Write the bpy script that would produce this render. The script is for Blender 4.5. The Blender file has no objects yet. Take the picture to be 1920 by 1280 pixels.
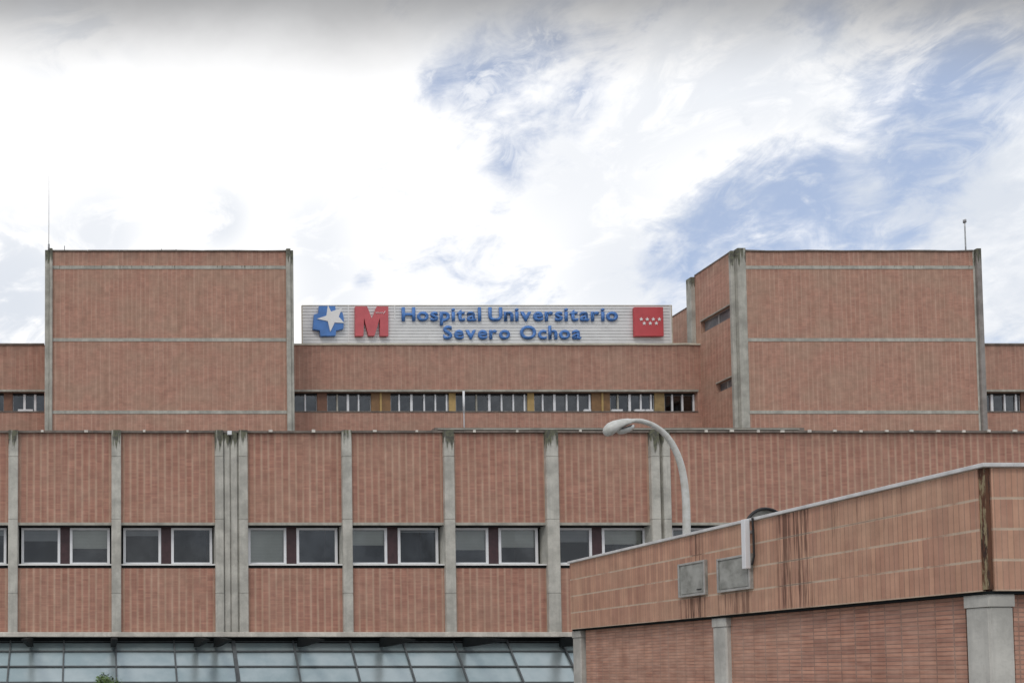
import bpy, bmesh, math, random
from mathutils import Vector, Matrix
random.seed(7)
R = math.radians
S = bpy.context.scene
COL = S.collection

# ------------------------------------------------------------------ camera
F, CX, CY, PITCH, EYE = 1700.0, 180.0, 1197.0, R(2.2), 2.5
cd = bpy.data.cameras.new("camera"); cam = bpy.data.objects.new("camera", cd); COL.objects.link(cam)
cam.location = (0, 0, EYE); cam.rotation_euler = (math.pi/2 + PITCH, 0, 0)
cd.sensor_width = 36; cd.sensor_fit = 'HORIZONTAL'; cd.lens = F/1920*36
cd.shift_x = 0.5 - CX/1920; cd.shift_y = (CY - 640)/1920
cd.clip_start = 0.1; cd.clip_end = 6000
S.camera = cam
CP, SP = math.cos(PITCH), math.sin(PITCH)
def ray(px, py):
    a = (px-CX)/F; b = (CY-py)/F
    return Vector((a, CP - b*SP, b*CP + SP))
def P(px, py, Y):                      # measured photo point -> metres, on the plane y = Y
    d = ray(px, py); t = Y/d.y
    return Vector((d.x*t, Y, EYE + d.z*t))
def PX(px, py, X):                     # same, on the plane x = X
    d = ray(px, py); t = X/d.x
    return Vector((X, d.y*t, EYE + d.z*t))

# ------------------------------------------------------------------ light
SUN_EL, SUN_AZ = R(52), R(215)         # azimuth clockwise from +Y; the light comes from behind left of the viewer
S.view_settings.view_transform = 'Standard'; S.view_settings.look = 'None'
S.view_settings.exposure = 0.22; S.view_settings.gamma = 1
sl = bpy.data.lights.new("sun", 'SUN'); so = bpy.data.objects.new("sun", sl); COL.objects.link(so)
sl.energy = 0.9; sl.angle = R(14); sl.color = (1, .94, .86)
sdir = Vector((math.sin(SUN_AZ)*math.cos(SUN_EL), math.cos(SUN_AZ)*math.cos(SUN_EL), math.sin(SUN_EL)))
so.rotation_euler = sdir.to_track_quat('Z', 'Y').to_euler(); so.location = (0, 0, 60)

class NT:
    """tiny helper for node trees"""
    def __init__(s, tree): s.t = tree; s.n = tree.nodes; s.l = tree.links
    def node(s, typ, **kw):
        n = s.n.new(typ)
        for k, v in kw.items(): setattr(n, k, v)
        return n
    def put(s, sock, v):
        if isinstance(v, bpy.types.NodeSocket): s.l.new(v, sock)
        elif v is not None:
            if isinstance(v, (tuple, list)) and len(v) == 3 and sock.type == 'RGBA': v = (*v, 1)
            sock.default_value = v
    def math(s, op, a, b=None, c=None, clamp=False):
        n = s.node('ShaderNodeMath', operation=op, use_clamp=clamp)
        s.put(n.inputs[0], a); s.put(n.inputs[1], b); s.put(n.inputs[2], c)
        return n.outputs[0]
    def vmath(s, op, a, b=None, out=0):
        n = s.node('ShaderNodeVectorMath', operation=op)
        s.put(n.inputs[0], a)
        if b is not None: s.put(n.inputs[1], b)
        return n.outputs[out]
    def mix(s, f, a, b, blend='MIX'):
        n = s.node('ShaderNodeMix', data_type='RGBA', blend_type=blend)
        s.put(n.inputs[0], f); s.put(n.inputs[6], a); s.put(n.inputs[7], b)
        return n.outputs[2]
    def step(s, v, a, b, lo=0.0, hi=1.0, smooth=True):
        n = s.node('ShaderNodeMapRange', interpolation_type='SMOOTHSTEP' if smooth else 'LINEAR')
        s.put(n.inputs[0], v); s.put(n.inputs[1], a); s.put(n.inputs[2], b); s.put(n.inputs[3], lo); s.put(n.inputs[4], hi)
        return n.outputs[0]
    def xyz(s, x, y, z=0.0):
        n = s.node('ShaderNodeCombineXYZ'); s.put(n.inputs[0], x); s.put(n.inputs[1], y); s.put(n.inputs[2], z)
        return n.outputs[0]
    def sep(s, v):
        n = s.node('ShaderNodeSeparateXYZ'); s.put(n.inputs[0], v); return n.outputs
    def noise(s, vec, scale, detail=3, rough=.55, dist=0.0):
        n = s.node('ShaderNodeTexNoise'); s.put(n.inputs['Vector'], vec)
        n.inputs['Scale'].default_value = scale; n.inputs['Detail'].default_value = detail
        n.inputs['Roughness'].default_value = rough; n.inputs['Distortion'].default_value = dist
        return n.outputs['Fac']

# ------------------------------------------------------------------ sky
W = bpy.data.worlds.new("World"); S.world = W; W.use_nodes = True
W.node_tree.nodes.clear(); w = NT(W.node_tree)
sky = w.node('ShaderNodeTexSky', sky_type='NISHITA', sun_disc=False)
sky.sun_elevation = SUN_EL; sky.sun_rotation = SUN_AZ
sky.air_density = 1.0; sky.dust_density = 1.0; sky.ozone_density = 1.2
tc = w.node('ShaderNodeTexCoord'); D = w.vmath('NORMALIZE', tc.outputs['Generated'])
dx, dy, dz = w.sep(D)[:3]
# clouds drift in diagonal streaks: stretch the noise along one direction of the sky
mp = w.node('ShaderNodeMapping'); w.put(mp.inputs[0], D)
mp.inputs['Rotation'].default_value = (0, R(33), 0); mp.inputs['Scale'].default_value = (1.0, 1.2, 1.75)
DS = mp.outputs[0]
n1 = w.noise(DS, 4.2, 10, .58, .35)
n2 = w.noise(DS, 13.0, 9, .62, .9)
n3 = w.noise(DS, 42.0, 6, .6, .4)
cov = w.math('ADD', w.math('ADD', w.math('MULTIPLY', n1, .34), w.math('MULTIPLY', n2, .46)), w.math('MULTIPLY', n3, .20))
blobs = [ # px, py, radius(px), weight  (negative: opening to the blue)
 (250,330,520,.30),(620,200,260,.14),(420,520,240,.10),(1000,540,160,.10),(1300,190,170,.12),(1150,250,200,.06),
 (1480,130,170,.09),(1180,420,120,.08),(1640,345,70,.11),(1900,360,110,.14),(1870,520,120,.16),(1890,190,50,.05),(1560,300,60,-.02),
 (1760,225,120,-.13),(1850,140,90,-.10),(1720,300,90,-.09),(1440,335,95,-.11),(1530,340,80,-.07),(1350,360,70,-.07),(1290,430,80,-.07),
 (1590,420,100,-.09),(1690,400,70,-.09),(870,150,90,-.15),(780,160,60,-.12),(720,330,80,-.12),(660,390,60,-.11),
 (1080,200,60,-.10),(970,260,60,-.11),(1010,90,50,-.10),(940,340,50,-.07),(1520,10,60,-.15),(760,25,60,-.12),(1260,500,70,-.06),
 (1180,490,60,-.05),(1700,30,100,-.06),(1110,330,60,-.05),(680,520,30,-.12)]
for bx_, by_, br, bw in blobs:
    d = ray(bx_, by_); rr = br/F/d.length*1.05; d.normalize()
    dist = w.vmath('DISTANCE', D, tuple(d), out=1)
    cov = w.math('ADD', cov, w.step(dist, rr*1.35, rr*.15, 0.0, bw))
# unseen cloud added overhead and behind the viewer to brighten and warm walls
cov = w.math('ADD', cov, w.step(dy, .45, .0, 0.0, .16)); cov = w.math('ADD', cov, w.step(dz, .72, .9, 0.0, .12))
mask = w.step(cov, .35, .60)
veils = w.step(w.math('ADD', w.math('MULTIPLY', w.noise(DS, 22.0, 8, .62, 1.2), .6), w.math('MULTIPLY', w.noise(D, 9.0, 6, .6, .8), .4)), .45, .63, 0.0, .75)
mask = w.math('MAXIMUM', mask, veils)
tone = w.noise(DS, 6.5, 9, .6, .3)
lift = w.step(w.vmath('DISTANCE', D, tuple(ray(420, 330).normalized()), out=1), .62, .12)
tone = w.math('ADD', tone, w.math('MULTIPLY', lift, .25))
shade = w.step(tone, .38, .60)
wisp = w.step(w.math('ADD', w.math('MULTIPLY', n2, .6), w.math('MULTIPLY', n3, .4)), .36, .60)
shade = w.math('MULTIPLY', shade, w.math('ADD', wisp, w.math('MULTIPLY', lift, 1.2)), clamp=True)
for gx_, gy_, gr, ga in [(30,520,130,.8),(20,610,120,.8),(412,410,60,.75),(190,440,90,.6),(590,440,80,.5),(620,560,90,.5),(1180,500,120,.55),(1100,300,150,.5),(1330,120,160,.6),(1880,560,120,.6),(1500,160,110,.5),(900,60,120,.5),(140,30,120,.6),(1150,640,200,.3)]:
    d = ray(gx_, gy_); rr = gr/F/d.length; d.normalize()
    gm = w.step(w.vmath('DISTANCE', D, tuple(d), out=1), rr*1.4, rr*.2, 0.0, ga)
    shade = w.math('MULTIPLY', shade, w.math('SUBTRACT', 1.0, w.math('MULTIPLY', gm, w.step(n2, .36, .56))))
cloud = w.mix(shade, (.63, .67, .735), (.93, .93, .935))
# grey fade added across the upper sky in front, its edge broken by noise
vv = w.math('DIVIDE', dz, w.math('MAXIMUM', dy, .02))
fade_n = w.math('MULTIPLY', w.math('SUBTRACT', w.noise(DS, 5.0, 6, .55), .5), .07)
top_fade = w.math('MULTIPLY', w.step(w.math('ADD', vv, fade_n), .655, .79), w.step(w.math('ADD', vv, fade_n), 1.15, .82))
wgt = w.node('ShaderNodeVectorMath', operation='SCALE')
w.put(wgt.inputs[0], cloud); w.put(wgt.inputs['Scale'], 10.0)
skyc = w.node('ShaderNodeVectorMath', operation='SCALE'); w.put(skyc.inputs[0], sky.outputs[0]); w.put(skyc.inputs['Scale'], 1.0)
veil = w.mix(.42, skyc.outputs[0], (6.6, 7.5, 9.6))
final = w.mix(mask, veil, wgt.outputs[0])
final = w.mix(w.math('MULTIPLY', top_fade, .93), final, (2.75, 2.77, 2.83))
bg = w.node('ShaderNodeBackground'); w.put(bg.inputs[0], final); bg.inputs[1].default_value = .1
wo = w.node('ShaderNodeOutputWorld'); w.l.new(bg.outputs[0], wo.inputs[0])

# ------------------------------------------------------------------ materials
def newmat(name):
    m = bpy.data.materials.new(name); m.use_nodes = True
    m.node_tree.nodes.clear(); t = NT(m.node_tree)
    b = t.node('ShaderNodeBsdfPrincipled'); o = t.node('ShaderNodeOutputMaterial')
    t.l.new(b.outputs[0], o.inputs[0])
    return m, t, b, o
def wallcoords(t):
    g = t.node('ShaderNodeNewGeometry'); x, y, z = t.sep(g.outputs['Position'])[:3]
    nx = t.math('ABSOLUTE', t.sep(g.outputs['True Normal'])[0])
    s = t.math('GREATER_THAN', nx, .7)
    u = t.math('ADD', t.math('MULTIPLY', x, t.math('SUBTRACT', 1.0, s)), t.math('MULTIPLY', y, s))
    return g, x, y, z, u
def brick(name, c1, c2, mortar, bw, rh, ms, zoff=0.0, jw=.028, jband=(.40,.66), patch=(.30,.205,.17), patchamt=.5, vjoint=.5, jointcol=(.50,.38,.32), stain=None, ztop=None, rows=0.12, hj=0.0, vr_s=5.0, vr_a=.32, run_s=.8):
    m, t, b, o = newmat(name)
    g, x, y, z, u = wallcoords(t)
    z0_ = z
    if zoff: z = t.math('SUBTRACT', z, zoff)
    vec = t.xyz(u, z)
    br = t.node('ShaderNodeTexBrick', offset=0.0, squash=1.0)
    t.put(br.inputs['Vector'], vec)
    br.inputs['Color1'].default_value = (*c1, 1); br.inputs['Color2'].default_value = (*c2, 1); br.inputs['Mortar'].default_value = (*mortar, 1)
    br.inputs['Scale'].default_value = 1; br.inputs['Brick Width'].default_value = bw; br.inputs['Row Height'].default_value = rh
    br.inputs['Mortar Size'].default_value = ms; br.inputs['Mortar Smooth'].default_value = .3; br.inputs['Bias'].default_value = 0
    col = br.outputs['Color']
    big = t.noise(vec, .55, 5, .6); mid = t.noise(vec, 2.6, 4, .6); fine = t.noise(vec, 28, 3, .6)
    col = t.mix(t.math('MULTIPLY', t.step(big, .38, .66), patchamt), col, patch)
    # runs of bricks a little darker or lighter, row by row
    run = t.noise(t.xyz(t.math('MULTIPLY', u, run_s), t.math('MULTIPLY', z, 14.0)), 1.0, 2, .6)
    col = t.mix(rows, col, t.mix(t.step(run, .35, .65), (.19, .09, .07), (.52, .36, .29)))
    # upright joints catch more of the pale mortar in places
    fr = t.math('FRACT', t.math('DIVIDE', u, bw))
    jl = t.math('LESS_THAN', t.math('ABSOLUTE', t.math('SUBTRACT', fr, .5)), 2)
    jl = t.step(t.math('ABSOLUTE', t.math('SUBTRACT', fr, .5)), .5-jw/max(bw,.1), .5, smooth=True)
    jn = t.step(t.noise(t.xyz(t.math('MULTIPLY', u, 3.1), t.math('MULTIPLY', z, .45)), 1.0, 3, .6), *jband)
    col = t.mix(t.math('MULTIPLY', t.math('MULTIPLY', jl, jn), vjoint), col, jointcol)
    # upright runs of tone
    vr = t.noise(t.xyz(t.math('MULTIPLY', u, vr_s), t.math('MULTIPLY', z, .22)), 1.0, 3, .6)
    col = t.mix(vr_a, col, t.mix(t.step(vr, .3, .7), (.24, .115, .09), (.42, .26, .21)), 'MIX')
    if hj:
        hq = t.math('FRACT', t.math('DIVIDE', z, rh)); hq = t.step(t.math('ABSOLUTE', t.math('SUBTRACT', hq, .5)), .5-.022/rh, .5-.008/rh)
        col = t.mix(t.math('MULTIPLY', t.math('MULTIPLY', hq, t.step(t.noise(t.xyz(t.math('MULTIPLY', u, 1.7), z), 1.0, 4, .7), .33, .52)), hj), col, (.60,.50,.39))
    f2 = t.step(mid, .25, .75, .84, 1.15, False)
    sc = t.node('ShaderNodeVectorMath', operation='SCALE'); t.put(sc.inputs[0], col); t.put(sc.inputs['Scale'], f2); col = sc.outputs[0]
    if ztop is not None:   # uneven streaks, darker towards the top of the wall
        st = t.math('MULTIPLY', t.step(z0_, ztop-.85, ztop), t.step(t.noise(t.xyz(t.math('MULTIPLY', u, 3.5), t.math('MULTIPLY', z, .4)), 1.0, 4, .7), .3, .75))
        col = t.mix(t.math('MULTIPLY', st, .55), col, (.13, .075, .06))
    if stain:
        for (u0, u1, z0, z1, amt, dens) in stain:
            win = t.math('MULTIPLY', t.step(u, u0-.06, u0+.08), t.step(u, u1+.06, u1-.08))
            win = t.math('MULTIPLY', win, t.math('MULTIPLY', t.step(z0_, z0-.1, z0+.1), t.step(z0_, z1+.08, z1-.05)))
            sn = t.step(t.noise(t.xyz(t.math('MULTIPLY', u, 21.0), t.math('MULTIPLY', z, .5), 3.3), 1.0, 4, .7), dens, dens+.09)
            hj = t.math('FRACT', t.math('DIVIDE', z, rh)); hj = t.step(t.math('ABSOLUTE', t.math('SUBTRACT', hj, .5)), .46, .49)
            sn = t.math('MAXIMUM', sn, t.math('MULTIPLY', hj, .8))
            col = t.mix(t.math('MULTIPLY', t.math('MULTIPLY', win, sn), amt), col, (.05, .022, .018))
    t.put(b.inputs['Base Color'], col); b.inputs['Roughness'].default_value = .85
    b.inputs['Specular IOR Level'].default_value = .25
    bp = t.node('ShaderNodeBump'); bp.inputs['Strength'].default_value = .6; bp.inputs['Distance'].default_value = .012
    h = t.math('ADD', t.math('SUBTRACT', 1.0, br.outputs['Fac']), t.math('MULTIPLY', fine, .35))
    t.put(bp.inputs['Height'], h); t.l.new(bp.outputs[0], b.inputs['Normal'])
    return m
def concrete(name, base=(.36,.35,.315), ztop=None, amt=.8, depth=.8, streak=14.0, line=(.10,.10,.09)):
    m, t, b, o = newmat(name)
    g, x, y, z, u = wallcoords(t); vec = g.outputs['Position']
    n = t.noise(vec, 1.6, 6, .65); n2 = t.noise(vec, 22, 4, .6)
    vs = t.noise(t.xyz(t.math('MULTIPLY', x, 9.0), t.math('MULTIPLY', y, 9.0), t.math('MULTIPLY', z, .6)), 1.0, 4, .6)
    dark = tuple(c*.72 for c in base); lite = tuple(min(1, c*1.18) for c in base)
    col = t.mix(t.step(n, .3, .7), dark, lite)
    col = t.mix(t.math('MULTIPLY', t.step(vs, .45, .75), .45), col, tuple(c*.62 for c in base))
    col = t.mix(t.math('MULTIPLY', t.step(n2, .52, .75), .35), col, dark)
    if ztop is not None:
        zz = t.step(z, ztop-depth, ztop-.02)
        sn = t.noise(t.xyz(t.math('MULTIPLY', x, streak), t.math('MULTIPLY', y, streak), t.math('MULTIPLY', z, .8)), 1.0, 4, .65)
        th = t.math('SUBTRACT', .74, t.math('MULTIPLY', zz, .42))
        st = t.step(t.math('SUBTRACT', sn, th), 0.0, .12)
        st = t.math('MULTIPLY', st, t.step(z, ztop-depth*1.1, ztop-depth*.75))
        moss = t.mix(t.step(t.noise(vec, 9, 3, .6), .4, .6), (.045, .045, .035), (.10, .105, .06))
        col = t.mix(t.math('MULTIPLY', st, amt), col, moss)
    t.put(b.inputs['Base Color'], col); b.inputs['Roughness'].default_value = .9
    bp = t.node('ShaderNodeBump'); bp.inputs['Strength'].default_value = .35; bp.inputs['Distance'].default_value = .01
    t.put(bp.inputs['Height'], n2); t.l.new(bp.outputs[0], b.inputs['Normal'])
    return m
def plain(name, c, rough=.5, metal=0.0, var=.15, scale=6.0, c2=None, spec=.5, bump=0.0):
    m, t, b, o = newmat(name)
    g = t.node('ShaderNodeNewGeometry'); n = t.noise(g.outputs['Position'], scale, 5, .6)
    c2 = c2 or tuple(x*(1-2*var) for x in c)
    t.put(b.inputs['Base Color'], t.mix(t.step(n, .3, .72), c, c2))
    b.inputs['Roughness'].default_value = rough; b.inputs['Metallic'].default_value = metal; b.inputs['Specular IOR Level'].default_value = spec
    if bump:
        bp = t.node('ShaderNodeBump'); bp.inputs['Strength'].default_value = .5; bp.inputs['Distance'].default_value = bump
        t.put(bp.inputs['Height'], n); t.l.new(bp.outputs[0], b.inputs['Normal'])
    return m
def glassmat(name, tint=(.55,.58,.6), refl=.05, rough=.03, wob=.004):
    m, t, b, o = newmat(name); t.n.remove(b)
    tr = t.node('ShaderNodeBsdfTransparent'); t.put(tr.inputs[0], tint)
    gl = t.node('ShaderNodeBsdfGlossy'); gl.inputs['Roughness'].default_value = rough; t.put(gl.inputs[0], (.9, .95, 1))
    fr = t.node('ShaderNodeFresnel'); fr.inputs[0].default_value = 1.5
    g = t.node('ShaderNodeNewGeometry'); refl_patch = t.step(t.noise(g.outputs['Position'], .9, 5, .65), .38, .72, 0.0, .03)  # random patches reflect more, imitating uneven sky reflections
    f = t.math('ADD', t.math('ADD', fr.outputs[0], refl_patch), refl, clamp=True); bp = t.node('ShaderNodeBump'); bp.inputs['Distance'].default_value = wob; bp.inputs['Strength'].default_value = 1
    t.put(bp.inputs['Height'], t.noise(g.outputs['Position'], 1.3, 2)); t.l.new(bp.outputs[0], gl.inputs['Normal'])
    mx = t.node('ShaderNodeMixShader'); t.put(mx.inputs[0], f); t.l.new(tr.outputs[0], mx.inputs[1]); t.l.new(gl.outputs[0], mx.inputs[2])
    t.l.new(mx.outputs[0], o.inputs[0])
    return m

# key levels --------------------------------------------------------
YW, YT, YB = 30.0, 46.0, 48.6              # front wing, towers, recessed block
zw_top = P(600, 809, YW).z; zt_top = P(600, 470, YT).z; zb_top = P(900, 645, YB).z
AY = 10.9; AX = P(1848, 990, AY).x          # corner of the annex
za_top = P(1848, 876, AY).z; za_bot = P(1848, 1107, AY).z
def ay(px, py=1080): return PX(px, py, AX).y

C1, C2, MO = (.40,.205,.165), (.31,.165,.135), (.36,.27,.23)
M = {}
M['brick_wing'] = brick('brick_wing', (.51,.255,.182), (.355,.170,.125), (.38,.21,.16), .23, .06, .004, jw=.06, jband=(.25,.52), patch=(.42,.265,.19), vjoint=.85, jointcol=(.58,.42,.31), ztop=zw_top, rows=.06)
M['brick_tower'] = brick('brick_tower', (.565,.305,.222), (.435,.232,.172), (.44,.26,.195), .23, .06, .004, jw=.05, jband=(.30,.60), patch=(.45,.31,.225), patchamt=.7, vjoint=.65, jointcol=(.64,.45,.35), ztop=zt_top, rows=.05)
M['brick_block'] = brick('brick_block', (.53,.285,.21), (.405,.218,.165), (.42,.25,.185), .23, .06, .004, jw=.05, jband=(.30,.60), patch=(.43,.29,.215), patchamt=.65, vjoint=.6, jointcol=(.60,.43,.33), ztop=zb_top, rows=.05)
M['soldier'] = brick('brick_soldier', (.60,.345,.235), (.42,.225,.16), (.37,.23,.165), .072, (za_top-za_bot)/4.0, .006, zoff=za_bot, patch=(.55,.37,.255), patchamt=.5, vjoint=.0, rows=.0, hj=.7, vr_s=9.0, vr_a=.22,
    stain=[(ay(1525),ay(1458),za_bot,za_top+.3,.68,.475),(ay(1318),ay(1296),za_bot,za_top+.3,.7,.46),(ay(1405),ay(1345),za_bot-.1,za_bot+.45,.6,.46),(ay(1322),ay(1272),za_bot-.1,za_bot+.4,.6,.46),(ay(1700),ay(1560),za_top-.5,za_top+.3,.4,.55)])
M['brick_low'] = brick('brick_low', (.74,.37,.25), (.44,.215,.155), (.26,.17,.13), .25, .058, .009, patch=(.60,.38,.27), patchamt=.5, vjoint=.25, rows=.30, run_s=2.6)
M['con_wing'] = concrete('concrete_pillars', (.475,.465,.42), zw_top+.05, .9, 1.15, 9.0)
M['con_tower'] = concrete('concrete_tower', (.42,.41,.365), zt_top+.05, .85, 1.6, 8)
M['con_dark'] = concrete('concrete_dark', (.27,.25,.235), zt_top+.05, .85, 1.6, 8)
M['con_plain'] = concrete('concrete_plain', (.42,.405,.36))
M['con_ledge'] = concrete('concrete_ledge', (.60,.57,.51))
M['con_annex'] = concrete('concrete_annex', (.48,.47,.435))
M['lintel'] = concrete('concrete_lintel', (.40,.385,.335))
M['coping'] = plain('coping_metal', (.20,.165,.14), .6, var=.25, scale=3)
M['pale_coping'] = plain('pale_coping', (.62,.58,.47), .6, var=.12, scale=2)
M['clip'] = plain('clip_metal', (.7,.66,.6), .5)
M['white'] = plain('white_aluminium', (.74,.75,.77), .4, var=.05, scale=3)
M['grey_frame'] = plain('grey_frame', (.33,.33,.34), .5)
M['white_dirty'] = plain('white_paint_dirty', (.76,.76,.74), .45, var=.08, scale=5)
M['cap'] = plain('roof_cap_metal', (.70,.70,.70), .4, var=.14, scale=4)
M['maroon'] = plain('maroon_panel', (.055,.022,.026), .5, var=.2)
M['ochre'] = plain('ochre_panel', (.24,.13,.055), .6, var=.15, scale=3)
M['brown_panel'] = plain('brown_panel', (.21,.10,.06), .6, var=.2, scale=3)
M['yellow'] = plain('yellow_panel', (.47,.32,.12), .6, var=.12, scale=3)
M['tan'] = plain('tan_panel', (.38,.27,.12), .6, var=.2, scale=3)
M['dark'] = plain('dark_interior', (.02,.02,.022), .9)
M['blind'] = plain('roller_blind', (.60,.61,.54), .8, var=.06, scale=2)
M['blind_dim'] = plain('roller_blind_dim', (.34,.35,.35), .8, var=.08, scale=2)
M['glass'] = glassmat('window_glass', (.74,.76,.77), .012, .10)
M['glass_far'] = glassmat('far_window_glass', (.4,.44,.5), .03, .06)
M['slotglass'] = plain('slot_glass', (.10,.10,.105), .3, var=.3, scale=1.2, c2=(.30,.29,.29))
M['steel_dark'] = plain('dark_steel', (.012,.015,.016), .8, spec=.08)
M['mullion'] = plain('mullion_steel', (.085,.095,.10), .5)
M['roofing'] = plain('roof_felt', (.22,.21,.2), .95, var=.2, scale=2)
M['blue'] = plain('blue_letters', (.075,.22,.58), .42, var=.12, scale=2)
M['red'] = plain('red_emblem', (.58,.11,.125), .45, var=.08, scale=2)
M['redflag'] = plain('red_flag', (.53,.07,.08), .45, var=.06, scale=2)
M['star'] = plain('white_star', (.8,.8,.8), .5, var=.03)
M['slat'] = plain('sign_slats', (.74,.745,.75), .45, var=.06, scale=1.5)
M['seam'] = plain('sign_seam', (.78,.78,.78), .5, var=.05)
M['lampgrey'] = plain('lamp_paint', (.58,.585,.57), .42, var=.13, scale=7, c2=(.44,.44,.40))
M['lens'] = plain('lamp_lens', (.55,.56,.54), .15, var=.1)
M['antenna'] = plain('antenna_metal', (.45,.46,.46), .4, metal=.4)
M['whip'] = plain('whip_antenna', (.55,.55,.56), .5)
M['boxmetal'] = plain('box_metal', (.42,.425,.40), .45, metal=.15, var=.2, scale=4.5, c2=(.22,.225,.205))
M['boxframe'] = plain('box_frame', (.50,.50,.48), .45, metal=.3, var=.15, scale=5)
M['black'] = plain('black_rubber', (.015,.015,.016), .6)
M['bark'] = plain('bark', (.12,.09,.06), .95, var=.3, scale=12, bump=.02)
M['leaf'] = plain('leaves', (.10,.17,.04), .6, var=.3, scale=9)
M['asphalt'] = plain('asphalt', (.06,.06,.06), .9, var=.15, scale=4)
M['paving'] = plain('paving', (.30,.29,.27), .9, var=.12, scale=2)
M['ground'] = plain('earth_ground', (.16,.15,.12), .95, var=.2, scale=.3)
M['lineWhite'] = plain('road_paint', (.7,.7,.68), .8, var=.1)
# rusty corner strip
m, t, b, o = newmat('rusty_steel'); g, x, y, z, u = wallcoords(t)
v = t.xyz(t.math('MULTIPLY', x, 12.0), t.math('MULTIPLY', y, 12.0), t.math('MULTIPLY', z, 2.2))
c = t.mix(t.step(t.noise(v, 1.0, 6, .7), .38, .55), (.016,.010,.009), (.11,.045,.022))
c = t.mix(t.math('MULTIPLY', t.step(t.noise(v, 2.2, 5, .7), .50, .58), t.step(x, AX+.03, AX+.015)), c, (.27,.22,.13))
t.put(b.inputs['Base Color'], c); b.inputs['Roughness'].default_value = .9; M['rust'] = m
# coated canopy glass
m, t, b, o = newmat('canopy_glass'); g = t.node('ShaderNodeNewGeometry')
n = t.noise(g.outputs['Position'], .7, 5, .6)
t.put(b.inputs['Base Color'], t.mix(t.step(n, .35, .68), (.29,.365,.385), (.41,.475,.49)))
b.inputs['Roughness'].default_value = .27; b.inputs['Metallic'].default_value = .6
bp = t.node('ShaderNodeBump'); bp.inputs['Distance'].default_value = .02; t.put(bp.inputs['Height'], t.noise(g.outputs['Position'], .9, 2)); t.l.new(bp.outputs[0], b.inputs['Normal'])
M['canopy'] = m

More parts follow.
